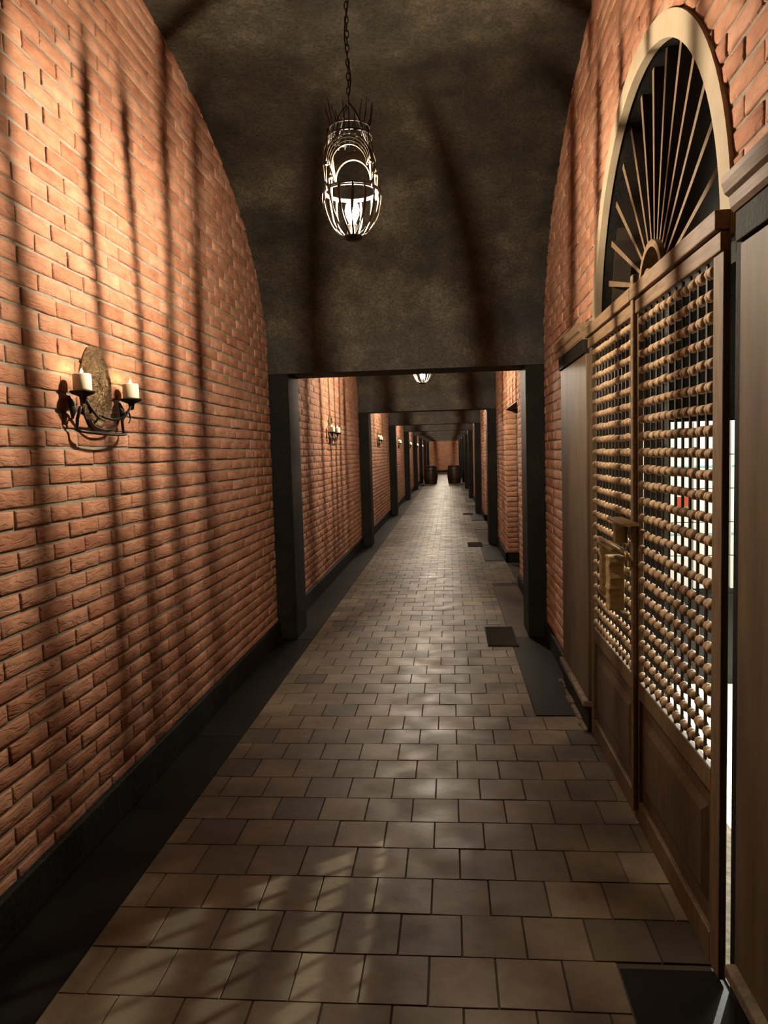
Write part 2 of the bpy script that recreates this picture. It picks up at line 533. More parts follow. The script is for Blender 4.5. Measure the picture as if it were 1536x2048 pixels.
# end wall of brick
g = G()
ye = Y_END
brick_field(g, XR - XL + 0.3, 3.8, lambda a, z, d: (XL - 0.15 + a, ye - d, z), lambda a0, a1, z: [(a0, a1)] if a1 > a0 else [], 41, -0.012)
eo = g.build('wall_back', M['brick'], off=(XL, ye, 0), smooth=True)
tag(eo, 'red brick end wall far behind the two barrels', 'wall', kind='structure')
gm = G(); gm.box(XL - 0.2, XR + 0.2, ye, ye + 0.05, 0, 3.9)
gm.build('mortar_bed', M['mortar'], eo, off=(XL, ye, 0))['kind'] = 'structure'

# wall closing the passage behind the camera
g = G(); g.box(XL - 0.1, XR + 0.1, -1.65, -1.6, 0, 3.0); g.box(XL - 0.1, XL - 0.02, -1.6, 0.0, 0, 3.0); g.box(XR + 0.02, XR + 0.1, -1.6, 0.0, 0, 3.0)
g.box(XL - 0.1, XR + 0.1, -1.6, 0.0, 2.95, 3.0)
tag(g.build('wall_front', M['black_paint']), 'black wall of the passage behind the viewer', 'wall', kind='structure')

# ------------------------------------------------------------------ vaults (one transverse barrel vault per bay)
def vault():
    s = bay_start(1); g = G()
    prof = [(0.0, ZL), (0.0, 2.26)]
    n = 64
    for i in range(1, n):
        an = PI - PI * i / n
        y = CLR / 2 + CLR / 2 * math.cos(an)
        prof.append((y, vault_z(y - CLR / 2)))
    prof += [(CLR, 2.26), (CLR, ZL)]
    nx = 14; r = random.Random(3)
    vs = []
    jit = [[r.uniform(-0.006, 0.006) for _ in range(nx + 1)] for _ in prof]
    for i, (y, z) in enumerate(prof):
        for k in range(nx + 1):
            x = XL - 0.035 + (XR - XL + 0.07) * k / nx
            e = 0.0 if i < 2 or i > len(prof) - 3 else jit[i][k]
            vs.append((x, s + y, z + e))
    fs = []
    for i in range(len(prof) - 1):
        for k in range(nx):
            q = i * (nx + 1) + k
            fs.append((q, q + 1, q + nx + 2, q + nx + 1))
    g.add(vs, fs)
    o = g.build('ceiling', M['black_plaster'], off=(0, s, 0), smooth=True)
    return tag(o, 'mottled black plaster vault over the first bay', 'ceiling', kind='structure')
vt = vault()
for k in range(2, 10):
    c = vt.copy(); COL.objects.link(c); c.location.y = bay_start(k); c['label'] = 'mottled black plaster vault over the %s bay from the camera' % ORD[k - 1]

# ------------------------------------------------------------------ portals
def portal():
    t = thing('trim_1', (0, P0, 0), 'black portal beside the viewer', 'portal', kind='structure')
    off = (0, P0, 0)
    g = G(); g.box(XL - 0.05, -1.267, P0, P0 + PT, 0, ZL); g.build('pillar', M['black_paint'], t, off, bevel=0.008)['kind'] = 'structure'
    g = G(); g.box(0.601, XR + 0.06, P0, P0 + PT, 0, ZL); g.build('pillar', M['black_paint'], t, off, bevel=0.008)['kind'] = 'structure'
    g = G(); r = random.Random(9)
    n = 16; xs = [XL - 0.05 + (XR - XL + 0.11) * i / n for i in range(n + 1)]
    vs = []
    for x in xs:
        j = r.uniform(-0.004, 0.004)
        vs += [(x, P0 + 0.002, ZL + j), (x, P0 + PT - 0.002, ZL + j * 0.5), (x, P0 + PT - 0.002, 2.4), (x, P0 + 0.002, 2.4)]
    fs = []
    for i in range(n):
        for k in range(4):
            l = (k + 1) % 4
            fs.append((i * 4 + k, i * 4 + l, i * 4 + 4 + l, i * 4 + 4 + k))
    g.add(vs, fs); g.build('lintel', M['black_paint'], t, off, bevel=0.008)['kind'] = 'structure'
    return t
pt = portal()
for k in range(1, 9):
    c = copy_tree(pt); c.name = 'trim_%d' % (k + 1); c.location.y = P0 + BAY * k
    c['label'] = 'black pillar-and-lintel portal, %s from the camera' % ORD[k - 1]

# ------------------------------------------------------------------ floor
g = G()
r = random.Random(17)
TP, TX = 0.2037, 0.193
FX0, FX1 = -1.14, 0.455
nrow0 = -12
y = 1.923 + nrow0 * TP
row = nrow0
def tile(g, x0, x1, y0, y1, r):
    if x1 - x0 < 0.012: return
    h = r.uniform(-0.0008, 0.0008); tx = r.uniform(-0.0009, 0.0009); ty = r.uniform(-0.0009, 0.0009)
    b = 0.0022
    def zz(u, v): return h + tx * (u * 2 - 1) + ty * (v * 2 - 1)
    a = 0.0012
    vs = [(x0 + a, y0 + a, -0.006), (x1 - a, y0 + a, -0.006), (x1 - a, y1 - a, -0.006), (x0 + a, y1 - a, -0.006),
          (x0 + a + b, y0 + a + b, zz(0, 0)), (x1 - a - b, y0 + a + b, zz(1, 0)), (x1 - a - b, y1 - a - b, zz(1, 1)), (x0 + a + b, y1 - a - b, zz(0, 1))]
    g.add(vs, [(4, 5, 6, 7), (0, 1, 5, 4), (1, 2, 6, 5), (2, 3, 7, 6), (3, 0, 4, 7)])
def in_gate_bay(y0, y1):
    # rows where the paving runs on to the right wall: in front of the gate and of each recess
    if y0 > 2.05 and y1 < 4.19: return True
    for k in range(2, 10):
        s = bay_start(k)
        if y0 > s + NY0 + 0.1 and y1 < s + NY1 + 0.1: return True
    return False
while y < Y_END:
    y1 = y + TP
    xmax = 0.735 if in_gate_bay(y, y1) else FX1
    x = (0.296 if row % 2 == 0 else 0.200) - 8 * TX
    while x < xmax:
        tile(g, max(x, FX0), min(x + TX, xmax), y, y1, r)
        x += TX
    y = y1; row += 1
fo = g.build('floor', M['tile'])
tag(fo, 'worn brown square paving tiles down the corridor', 'floor', kind='structure')
g = G(); g.box(XL - 0.1, XR + 0.4, -1.7, Y_END + 0.05, -0.05, -0.0055)
g.build('grout_bed', M['grout'], fo)['kind'] = 'structure'

# dark stone side strips
r = random.Random(4)
g = G(); y = -1.6
while y < Y_END:
    l = r.uniform(0.9, 1.3); y1 = min(y + l, Y_END)
    g.box(XL, FX0 - 0.004, y + 0.0015, y1 - 0.0015, -0.02, r.uniform(-0.0015, 0.0005)); y = y1
tag(g.build('floor', M['black_stone']), 'black stone strip along the foot of the left wall', 'floor', kind='structure')
g = G()
segs = [(-1.6, 2.10, 1), (4.19, 5.98, 1)]
for k in range(2, 10):
    s = bay_start(k)
    segs += [(s - 0.38, s + NY0 + 0.02, 0), (s + NY1 + 0.2, s + CLR, 1)]
gred = G()
for a, b, kind in segs:
    b = min(b, Y_END)
    (g if kind else gred).box(FX1 + 0.004, XR, a, b, -0.02, 0.0)
tag(g.build('floor', M['black_stone']), 'black stone slabs along the foot of the right wall', 'floor', kind='structure')
tag(gred.build('floor', M['red_stone']), 'brown stone slabs beyond the portals at the foot of the right wall', 'floor', kind='structure')

# baseboards
g = G(); g.box(XL - 0.01, XL + 0.03, -1.6, Y_END, 0, 0.155)
tag(g.build('baseboard_left', M['black_paint'], bevel=0.006), 'black baseboard under the left brick wall', 'baseboard', kind='structure')
g = G()
g.box(XR - 0.03, XR + 0.01, -1.6, 1.0, 0, 0.13); g.box(XR - 0.03, XR + 0.01, 4.80, P0 + BAY, 0, 0.13)
for k in range(2, 10):
    s = bay_start(k)
    g.box(XR - 0.03, XR + 0.01, s - 0.1, s + NY0 + 0.02, 0, 0.13); g.box(XR - 0.03, XR + 0.16, s + NY1 - 0.03, s + NY1 + 0.01, 0, 0.13)
    g.box(XR - 0.03, XR + 0.01, s + NY1 - 0.03, s + CLR, 0, 0.13)
tag(g.build('baseboard_right', M['black_paint'], bevel=0.006), 'black baseboard under the right brick wall', 'baseboard', kind='structure')
g = G(); g.box(XL, XR, Y_END - 0.05, Y_END - 0.01, 0, 0.16)
tag(g.build('baseboard_back', M['black_paint']), 'black baseboard under the far end wall', 'baseboard', kind='structure')

# ------------------------------------------------------------------ gate surround
n = 48
g = G()
for i in range(n):
    t0 = PI - PI * i / n; t1 = PI - PI * (i + 1) / n
    def p(t, rr, x): return (x, GYC + rr * math.cos(t), GZC + rr * math.sin(t))
    ri, ro_ = GR - 0.004, GR + 0.075
    x0, x1 = XR - 0.018, XR + 0.012
    vs = [p(t0, ri, x0), p(t0, ro_, x0), p(t1, ro_, x0), p(t1, ri, x0), p(t0, ri, x1), p(t0, ro_, x1), p(t1, ro_, x1), p(t1, ri, x1)]
    g.add(vs, [(0, 1, 2, 3), (0, 3, 7, 4), (1, 5, 6, 2)])
tag(g.build('trim_20', M['cream']), 'cream plaster band around the arch over the gate', 'trim', kind='structure')

# fanlight with radiating boards
FX = 0.79
fan = thing('fanlight', (FX, GYC, 2.10), 'half-round wooden fan of radiating boards above the lattice gate', 'fanlight')
fo_ = (FX, GYC, 2.10)
for i in range(13):
    an = math.radians(180 - (13 + 12.6 * i)) if False else math.radians(13 + 12.6 * i)
    dy, dz = math.cos(an), math.sin(an)
    g = G()
    r0, r1 = 0.165, GR - 0.03
    hw = 0.009
    px_, pz_ = -dz, dy
    vs = []
    for rr, w_ in ((r0, hw * 0.75), (r1, hw * 1.5)):
        for x in (FX, FX + 0.11):
            for sgn in (-1, 1):
                vs.append((x, GYC + dy * rr + px_ * w_ * sgn, 2.10 + dz * rr + pz_ * w_ * sgn))
    g.add(vs, [(0, 1, 3, 2), (4, 6, 7, 5), (0, 4, 5, 1), (2, 3, 7, 6), (0, 2, 6, 4), (1, 5, 7, 3)])
    sp = g.build('spoke', M['wood_dark'], fan, fo_)
    sp.data.materials.append(M['wood_frame'])  # light is put into the colour: tan lit fronts, dark shaded sides
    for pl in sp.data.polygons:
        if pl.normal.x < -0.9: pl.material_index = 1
def half_ring(g, yc, zc, r0, r1, x0, x1, n=24):
    for i in range(n):
        t0, t1 = PI * i / n, PI * (i + 1) / n
        def p(t, rr, x): return (x, yc + rr * math.cos(t), zc + rr * math.sin(t))
        vs = [p(t0, r0, x0), p(t0, r1, x0), p(t1, r1, x0), p(t1, r0, x0), p(t0, r0, x1), p(t0, r1, x1), p(t1, r1, x1), p(t1, r0, x1)]
        g.add(vs, [(0, 1, 2, 3), (7, 6, 5, 4), (1, 5, 6, 2), (0, 3, 7, 4)])
g = G(); half_ring(g, GYC, 2.10, 0.145, 0.17, FX - 0.02, FX + 0.12); g.build('hub_ring', M['wood_mid'], fan, fo_)
g = G(); half_ring(g, GYC, 2.10, 0.05, 0.068, FX - 0.03, FX + 0.10); g.build('hub_ring', M['wood_mid'], fan, fo_)
g = G(); half_ring(g, GYC, 2.10, GR - 0.035, GR - 0.006, FX + 0.02, FX + 0.10, 40); g.build('arch_frame', M['wood_dark'], fan, fo_)
g = G(); g.box(FX, FX + 0.10, GYC - GR + 0.01, GYC + GR - 0.01, 2.055, 2.10); g.build('transom_bar', M['wood'], fan, fo_, bevel=0.004)

# ------------------------------------------------------------------ the two gate leaves
LX0, LX1 = 0.715, 0.736
def bead_profile(L):
    p = []
    for t, q in ((0.0, .28), (0.15, .28), (0.17, .80), (0.24, 1.0), (0.44, 1.02), (0.49, .84), (0.51, .84), (0.56, 1.02), (0.76, 1.0), (0.83, .80), (0.85, .28), (1.0, .28)):
        p.append((q, t * L))
    return p
def leaf(name, y0, y1, label, hinge_low, seed):
    root = thing(name, (LX0, y0 if hinge_low else y1, 0.009), label, 'gate', 'lattice gate leaves')
    off = tuple(root.location)
    ZT, ZB = 2.10, 0.009
    LZ0, LZ1 = 0.585, 1.995
    sh = 0.075 if hinge_low else 0.07    # hinge stile
    sm = 0.045                            # meeting stile
    ya, yb = (y0 + sh, y1 - sm) if hinge_low else (y0 + sm, y1 - sh)
    g = G()
    g.box(LX0, LX1, y0, ya, ZB, ZT - 0.1); g.box(LX0, LX1, yb, y1, ZB, ZT - 0.1)
    g.box(LX0, LX1, ya, yb, LZ0 - 0.07, LZ0); g.box(LX0, LX1, ya, yb, ZB, 0.10)
    g.build('frame', M['wood_frame'], root, off, bevel=0.004)
    g = G(); g.box(LX0 - 0.008, LX1, y0, y1, 1.995, 2.045); g.box(LX0 - 0.022, LX1, y0, y1, 2.048, 2.10)
    g.build('top_rail', M['wood_mid'], root, off, bevel=0.004)
    # lower panel with a raised field
    g = G(); g.box(LX0 + 0.014, LX1 - 0.004, ya, yb, 0.10, LZ0 - 0.07)
    a, b, c, d = ya + 0.05, yb - 0.05, 0.16, LZ0 - 0.13
    g.add([(LX0 + 0.0135, a, c), (LX0 + 0.0135, b, c), (LX0 + 0.0135, b, d), (LX0 + 0.0135, a, d),
           (LX0 + 0.001, a + 0.03, c + 0.03), (LX0 + 0.001, b - 0.03, c + 0.03), (LX0 + 0.001, b - 0.03, d - 0.03), (LX0 + 0.001, a + 0.03, d - 0.03)],
          [(4, 5, 6, 7), (0, 1, 5, 4), (1, 2, 6, 5), (2, 3, 7, 6), (3, 0, 4, 7)])
    g.build('lower_panel', M['wood'], root, off, bevel=0.003)
    # lattice: thin uprights and rows of turned beads
    nc = max(1, round((yb - ya) / 0.0705)); cw = (yb - ya) / nc
    nr = 23; ch = (LZ1 - LZ0) / nr
    g = G()
    xm = (LX0 + LX1) / 2
    for i in range(1, nc):
        yy = ya + i * cw
        g.box(xm - 0.003, xm + 0.003, yy - 0.0065, yy + 0.0065, LZ0, LZ1)
    g.build('lattice_uprights', M['wood_dark'], root, off)
    g = G(); prof = bead_profile(cw)
    r_ = random.Random(seed)
    for j in range(nr):
        zz = LZ0 + (j + 0.5) * ch
        for i in range(nc):
            R_ = 0.0155 * r_.uniform(0.9, 1.08)
            g.lathe([(q * R_, t) for q, t in prof], (xm + r_.uniform(-.001, .001), ya + i * cw, zz + r_.uniform(-0.002, 0.002)), 8, 'y')
    g.build('lattice_beads', M['wood_bead'], root, off, smooth=True)
    return root, off
gl_r, off_r = leaf('gate_leaf', 2.05, 2.975, 'right-hand lattice gate leaf, nearer the camera, on its own hinge side', True, 1)
gl_l, off_l = leaf('gate_leaf', 2.985, 3.915, 'left-hand lattice gate leaf carrying the wooden lock', False, 2)
gl_r['label'] = 'lattice gate leaf nearer the camera with white cartons glowing through its beads'
gl_l['label'] = 'further lattice gate leaf carrying the yellowed wooden lock blocks'
# cover strip on the meeting edge, hung on the nearer leaf
g = G(); g.box(LX0 - 0.018, LX0 - 0.0005, 2.940, 2.977, 0.06, 2.14)
g.build('cover_strip', M['wood_mid'], gl_r, off_r, bevel=0.004)
# wooden lock, bolt and plates
def at_l(name, g, m, **kw): return g.build(name, m, gl_l, off_l, **kw)
def lumpy_block(x0, x1, y0, y1, z0, z1, seed):
    g = G(); r_ = random.Random(seed); n = 10; vs = []
    for i in range(n + 1):
        z = z0 + (z1 - z0) * i / n; q = r_.uniform(-0.004, 0.002); w_ = r_.uniform(-0.004, 0.003)
        vs += [(x0 + q, y0 + w_, z), (x1, y0 + w_, z), (x1, y1 - w_, z), (x0 + q, y1 - w_, z)]
    fs = []
    for i in range(n):
        for k in range(4):
            l = (k + 1) % 4
            fs.append((i * 4 + k, i * 4 + l, i * 4 + 4 + l, i * 4 + 4 + k))
    fs += [(3, 2, 1, 0), tuple(n * 4 + k for k in range(4))]
    g.add(vs, fs); return g
at_l('lock_block', lumpy_block(0.638, 0.700, 3.09, 3.16, 0.83, 1.055, 1), M['lock_wood'], bevel=0.005)
at_l('lock_block', lumpy_block(0.645, 0.700, 3.25, 3.33, 0.86, 1.075, 2), M['lock_wood'], bevel=0.005)
g = G(); g.box(0.64, 0.70, 3.06, 3.36, 1.075, 1.088); at_l('lock_plate', g, M['brass'], bevel=0.003)
g = G(); g.tube([(0.655, 3.36, 1.10), (0.655, 3.0, 1.10), (0.655, 2.87, 1.10), (0.655, 2.86, 1.085), (0.655, 2.86, 1.05)], 0.008, 8); at_l('bolt', g, M['brass'], smooth=True)
g = G(); g.box(0.650, 0.70, 3.03, 3.07, 1.115, 1.20); at_l('hasp', g, M['brass'], bevel=0.004)
g = G(); g.box(0.640, 0.70, 2.86, 3.14, 1.20, 1.212); at_l('lock_plate', g, M['brass'], bevel=0.003)

# ------------------------------------------------------------------ side panels with cornice
def side_panel(y0, y1, label, seed):
    t = thing('side_panel', (0.70, (y0 + y1) / 2, 0.0), label, 'panel', 'panels flanking the gate')
    off = tuple(t.location)
    g = G(); g.box(0.70, XR - 0.017, y0, y1, 0.17, 1.974); g.build('board', M['panel'], t, off, bevel=0.004)
    g = G(); g.box(0.688, 0.733, y0, y1, 1.975, 2.045); g.build('cornice_shadow_bar', M['black_paint'], t, off, bevel=0.003)  # black bar added in place of the shadow under the cornice
    prof = [(0.70, 2.045), (0.684, 2.045), (0.676, 2.055), (0.672, 2.08), (0.662, 2.088), (0.655, 2.11), (0.655, 2.125), (0.733, 2.135), (0.733, 2.045)]
    g = G(); n = len(prof)
    vs = [(x, y0, z) for x, z in prof] + [(x, y1, z) for x, z in prof]
    fs = [tuple(range(n)), tuple(reversed(range(n, 2 * n)))] + [(i, n + i, n + (i + 1) % n, (i + 1) % n) for i in range(n)]
    g.add(vs, fs); g.build('cornice', M['wood_mid'], t, off)
    g = G(); g.box(0.675, XR - 0.017, y0, y1, 0.135, 0.17); g.build('ledge', M['curb'], t, off, bevel=0.006)
    g = G(); g.box(0.70, XR - 0.01, y0, y1, 0.0, 0.135); g.build('plinth', M['black_paint'], t, off, bevel=0.004)
    return t
side_panel(3.925, 4.79, 'flat brown panel with a moulded cornice on the far side of the gate', 1)
side_panel(0.95, 1.895, 'flat brown panel with a cornice at the right edge, nearer than the gate', 2)
g = G(); g.box(0.738, 0.775, 1.905, 2.03, 0.0, 2.03)
tag(g.build('trim_21', M['black_paint'], bevel=0.004), 'black door post at the gate\'s near hinge side', 'trim', kind='structure')
g = G(); r = random.Random(12)
y = 3.93
while y < 4.8:
    l = r.uniform(0.06, 0.14); g.box(0.675 + r.uniform(-0.01, 0.01), 0.70, y, y + l - 0.006, -0.01, r.uniform(0.008, 0.02)); y += l
tag(g.build('trim_22', M['curb'], bevel=0.006), 'rough stone curb below the far side panel', 'trim', kind='structure')
g = G(); g.box(0.738, 1.06, GY0 - 0.01, GY1, -0.02, 0.006)
tag(g.build('trim_23', M['curb']), 'stone sill under the gate', 'trim', kind='structure')

# ------------------------------------------------------------------ the shop room behind the gate
g = G(); g.box(1.06, 3.3, 1.2, 5.6, -0.05, 0.0)
tag(g.build('floor', M['room_floor']), 'pale floor of the lit room behind the gate', 'floor', kind='structure')
g = G()
g.box(3.3, 3.35, 1.2, 5.6, 0, 3.3); g.box(1.06, 3.3, 5.6, 5.65, 0, 3.3); g.box(1.06, 3.3, 1.15, 1.2, 0, 3.3)
x = 1.06
g.box(x, x + 0.03, 1.2, GY0, 0, 3.3); g.box(x, x + 0.03, GY1, 5.6, 0, 3.3)
for i in range(40):
    t0 = PI - PI * i / 40; t1 = PI - PI * (i + 1) / 40
    y0, z0 = GYC + GR * math.cos(t0), GZC + GR * math.sin(t0); y1, z1 = GYC + GR * math.cos(t1), GZC + GR * math.sin(t1)
    g.quad((x, y0, z0), (x, y1, z1), (x, y1, 3.3), (x, y0, 3.3))
g.quad((x, GY0, GZC), (x, GYC - GR, GZC), (x, GYC - GR, 3.3), (x, GY0, 3.3))
tag(g.build('wall_inner', M['room_plaster']), 'dark plaster walls of the room behind the gate', 'wall', kind='structure')
g = G(); g.box(1.06, 3.3, 1.2, 5.6, 3.3, 3.35)
tag(g.build('ceiling', M['room_plaster']), 'dark plaster ceiling of the room behind the gate', 'ceiling', kind='structure')

cab = thing('cabinet', (1.7, 4.95, 0), 'low dark cabinet carrying the white cartons behind the gate', 'cabinet')
offc = tuple(cab.location)
g = G(); g.box(1.14, 2.4, 4.76, 5.15, 0.0, 0.60); g.build('body', M['cabinet'], cab, offc, bevel=0.006)
for i in range(3):
    x0 = 1.15 + i * 0.413
    g = G(); g.box(x0 + 0.004, x0 + 0.409, 4.742, 4.76, 0.05, 0.57); d = g.build('door', M['cabinet'], cab, offc, bevel=0.003)
    g = G(); g.box(x0 + 0.36, x0 + 0.372, 4.722, 4.742, 0.26, 0.38); g.build('handle', M['brass'], d, offc)
rows = 5; hh = 0.208
POSN = ['bottom', 'second', 'middle', 'fourth', 'top']
for st in range(3):
    x0 = 1.272 + st * 0.222; x1 = x0 + 0.214
    for j in range(rows):
        z0 = 0.602 + j * hh
        t = thing('carton', ((x0 + x1) / 2, 4.9, z0), 'white carton, %s in the %s stack seen through the gate' % (POSN[j], ['left', 'middle', 'right'][st]), 'carton', 'white cartons on the cabinet')
        oc = tuple(t.location); yf = 4.762
        g = G(); g.box(x0, x1, yf, yf + 0.3, z0, z0 + hh - 0.004); g.build('box', M['carton'], t, oc, bevel=0.004)
        if j in (1, 3):
            g = G(); g.box(x0 + 0.004, x1 - 0.004, yf - 0.0015, yf - 0.0004, z0 + 0.13, z0 + 0.142); g.build('print_band', M['aqua'], t, oc)
        elif j == 2:
            g = G(); g.box(x1 - 0.09, x1 - 0.02, yf - 0.0015, yf - 0.0004, z0 + 0.10, z0 + 0.16); g.build('print_patch', M['red_print'], t, oc)
            g = G(); g.box(x1 - 0.09, x1 - 0.02, yf - 0.0015, yf - 0.0004, z0 + 0.06, z0 + 0.10); g.build('print_patch', M['green_print'], t, oc)

tl = thing('table_lamp', (2.2, 4.9, 0.60), 'small black lamp standing on the cabinet right of the white cartons', 'lamp')
ot = tuple(tl.location)
g = G(); g.lathe([(0.0, 0.601), (0.07, 0.601), (0.07, 0.615), (0.0, 0.618)], (2.2, 4.9, 0), 20); g.build('base', M['iron'], tl, ot)
g = G(); g.tube([(2.2, 4.9, 0.61), (2.2, 4.9, 1.45), (2.2, 4.87, 1.50), (2.2, 4.80, 1.51)], 0.008, 8); g.build('stem', M['iron'], tl, ot, smooth=True)
g = G(); dv = (Vector((-0.5, 2.3, 0)) - Vector(SPOT_AT)).normalized(); c0 = Vector(SPOT_AT)
g.tube([c0 - dv * 0.09, c0 - dv * 0.07, c0 - dv * 0.03], [0.018, 0.03, 0.034], 16); g.build('lamp_shade', M['iron'], tl, ot, smooth=True)

# ------------------------------------------------------------------ hanging cage lamp
LX, LY = -0.37, 3.10
ZR = 2.575      # bowl rim
def lamp():
    root = thing('cage_lamp', (LX, LY, 3.745), '', 'lamp', 'iron cage lamps along the corridor')
    off = (LX, LY, 3.77)
    def bp(nm, g, m, par=root, **kw): return g.build(nm, m, par, off, **kw)
    r_ = random.Random(21)
    # chain of links and the flex beside it
    g = G(); z = 3.70; k = 0
    while z > 2.92:
        pts = []
        for i in range(12):
            an = 2 * PI * i / 12
            a, b = 0.0075 * math.cos(an), 0.017 * math.sin(an)
            pts.append((LX + (a if k % 2 else 0), LY + (0 if k % 2 else a), z + b))
        g.tube(pts, 0.0022, 5, closed=True); z -= 0.027; k += 1
    bp('chain', g, M['iron'], smooth=True)
    g = G(); g.tube([(LX + 0.010 * math.sin(i * 0.9), LY + 0.010 * math.cos(i * 0.9), 3.72 - i * 0.045) for i in range(19)], 0.003, 6); bp('flex', g, M['iron'], smooth=True)
    g = G(); g.lathe([(0.0, 3.80), (0.05, 3.80), (0.05, 3.715), (0.02, 3.70), (0.0, 3.69)][::-1], (LX, LY, 0), 20); bp('ceiling_rose', g, M['iron'], smooth=True)
    # crown of twigs above the cage
    g = G()
    for i in range(22):
        an = 2 * PI * i / 22 + r_.uniform(-0.08, 0.08)
        rr = 0.088; h0 = 2.79; h1 = r_.uniform(2.86, 2.93)
        dx, dy = math.cos(an), math.sin(an)
        pts = [(LX + dx * rr, LY + dy * rr, h0 - 0.02), (LX + dx * (rr - 0.012), LY + dy * (rr - 0.012), h0 + 0.03),
               (LX + dx * (rr - 0.004) + r_.uniform(-.008, .008), LY + dy * (rr - 0.004) + r_.uniform(-.008, .008), (h0 + h1) / 2 + 0.01), (LX + dx * (rr + 0.008), LY + dy * (rr + 0.008), h1)]
        g.tube(pts, [0.0035, 0.003, 0.0025, 0.0012], 5)
    for i in range(40):
        pass
    g.tube([(LX + 0.088 * math.cos(2 * PI * i / 28), LY + 0.088 * math.sin(2 * PI * i / 28), 2.79) for i in range(28)], 0.0045, 6, closed=True)
    g.tube([(LX + 0.080 * math.cos(2 * PI * i / 28), LY + 0.080 * math.sin(2 * PI * i / 28), 2.825) for i in range(28)], 0.003, 6, closed=True)
    for i in range(4):
        an = PI / 4 + PI / 2 * i
        g.tube([(LX + 0.088 * math.cos(an), LY + 0.088 * math.sin(an), 2.79), (LX + 0.04 * math.cos(an), LY + 0.04 * math.sin(an), 2.88), (LX, LY, 2.925)], 0.0035, 5)
    bp('crown', g, M['iron'], smooth=True)
    # four uprights
    for sx, sy in ((-1, -1), (1, -1), (1, 1), (-1, 1)):
        g = G(); px, py = LX + sx * 0.088, LY + sy * 0.075
        for q in (-0.006, 0.006):
            g.tube([(px + sx * 0.004, py, ZR - 0.01), (px + q + sx * 0.008, py, 2.66), (px + sx * 0.003 - q, py, 2.72), (px + q * 0.5 - sx * 0.012, py, 2.80)], [0.004, 0.0032, 0.0032, 0.003], 6)
        g.lathe([(0.002, -0.008), (0.008, -0.003), (0.008, 0.003), (0.002, 0.008)], (px + sx * 0.004, py, 2.665), 8)
        bp('upright', g, M['lamp_iron'], smooth=True)
    # bent-rod arches, near and far
    for sy in (-1, 1):
        g = G()
        for q in range(4):
            rr = 0.088 - q * 0.005; zc = 2.675 + (0.0 if sy < 0 else -0.012) 
            pts = [(LX + rr * math.cos(PI * i / 16), LY + sy * (0.078 - 0.004 * q), zc - q * 0.006 + 1.15 * rr * math.sin(PI * i / 16)) for i in range(17)]
            g.tube(pts, 0.0042, 6)
        bp('arch', g, M['lamp_iron'], smooth=True)
    for sx in (-1, 1):
        g = G()
        for q in range(2):
            g.tube([(LX + sx * (0.088 - 0.01 * q), LY - 0.07, 2.665), (LX + sx * (0.085 - 0.01 * q), LY + 0.0, 2.70 + 0.02 * q), (LX + sx * 0.075, LY + 0.07, 2.655)], 0.004, 6)
        bp('side_brace', g, M['lamp_iron'], smooth=True)
    # bowl: rim and curved strips
    g = G()
    for dz in (0.0, 0.008):
        g.tube([(LX + 0.108 * math.cos(2 * PI * i / 40), LY + 0.108 * math.sin(2 * PI * i / 40), ZR + dz) for i in range(40)], 0.004, 6, closed=True)
    bp('rim', g, M['lamp_iron'], smooth=True)
    g = G()
    ANG = [-3, 17, 35, 50, 78, 102, 126, 148, 170, 192, 214, 238, 262, 286, 308, 329]
    for i, th_ in enumerate(ANG):
        an = PI - math.radians(th_)
        pts = []; wd = []; th = []
        m_ = 11
        for k in range(m_):
            t = k / (m_ - 1)
            ph = t * PI * 0.5 * 0.90
            rr = 0.122 * math.cos(ph) ** 0.9 if t > 0 else 0.118
            rr = max(rr, 0.03)
            zz = ZR + 0.008 - 0.183 * math.sin(ph)
            a2 = an + 0.03 * math.sin(t * 6 + i * 1.7)
            dx, dy = math.cos(a2), math.sin(a2)
            pts.append((LX + rr * dx, LY + rr * dy, zz))
            wv = (0.0046 + 0.0015 * math.sin(t * 9 + i)) * (0.45 + 0.55 * rr / 0.12)
            wd.append((-dy * wv, dx * wv, 0)); th.append((dx * 0.0018, dy * 0.0018, 0.0004))
        g.ribbon(pts, wd, th)
    bp('bowl', g, M['lamp_iron'])
    # socket in the bottom of the bowl, bulb standing up
    g = G(); g.lathe([(0.0, 2.385), (0.02, 2.385), (0.040, 2.396), (0.042, 2.402), (0.024, 2.412), (0.021, 2.445), (0.018, 2.45), (0.0, 2.45)], (LX, LY, 0), 20)
    sck = bp('socket', g, M['iron'], smooth=True)
    g = G(); g.lathe([(0.012, 2.45), (0.016, 2.46), (0.027, 2.485), (0.030, 2.505), (0.026, 2.528), (0.014, 2.543), (0.003, 2.547)], (LX, LY, 0), 16)
    bl = bp('bulb', g, M['bulb'], smooth=True)
    g = G(); g.lathe([(0.0045, 2.472), (0.0045, 2.532)], (LX, LY, 0), 6)
    g.build('filament', M['filament'], bl, off)
    return root
lp = lamp()
lp['label'] = 'black iron cage lamp hanging on a chain in the first bay, nearest the camera'
for k in range(2, 10):
    c = copy_tree(lp); c.location.y = LY + BAY * (k - 1); c.location.x = LX + (0.07 if k == 2 else 0.02)
    if k == 2: c.location.z -= 0.055
    c['label'] = 'iron cage lamp hanging in the %s bay, beyond portal %d' % (ORD[k - 1], k - 1)

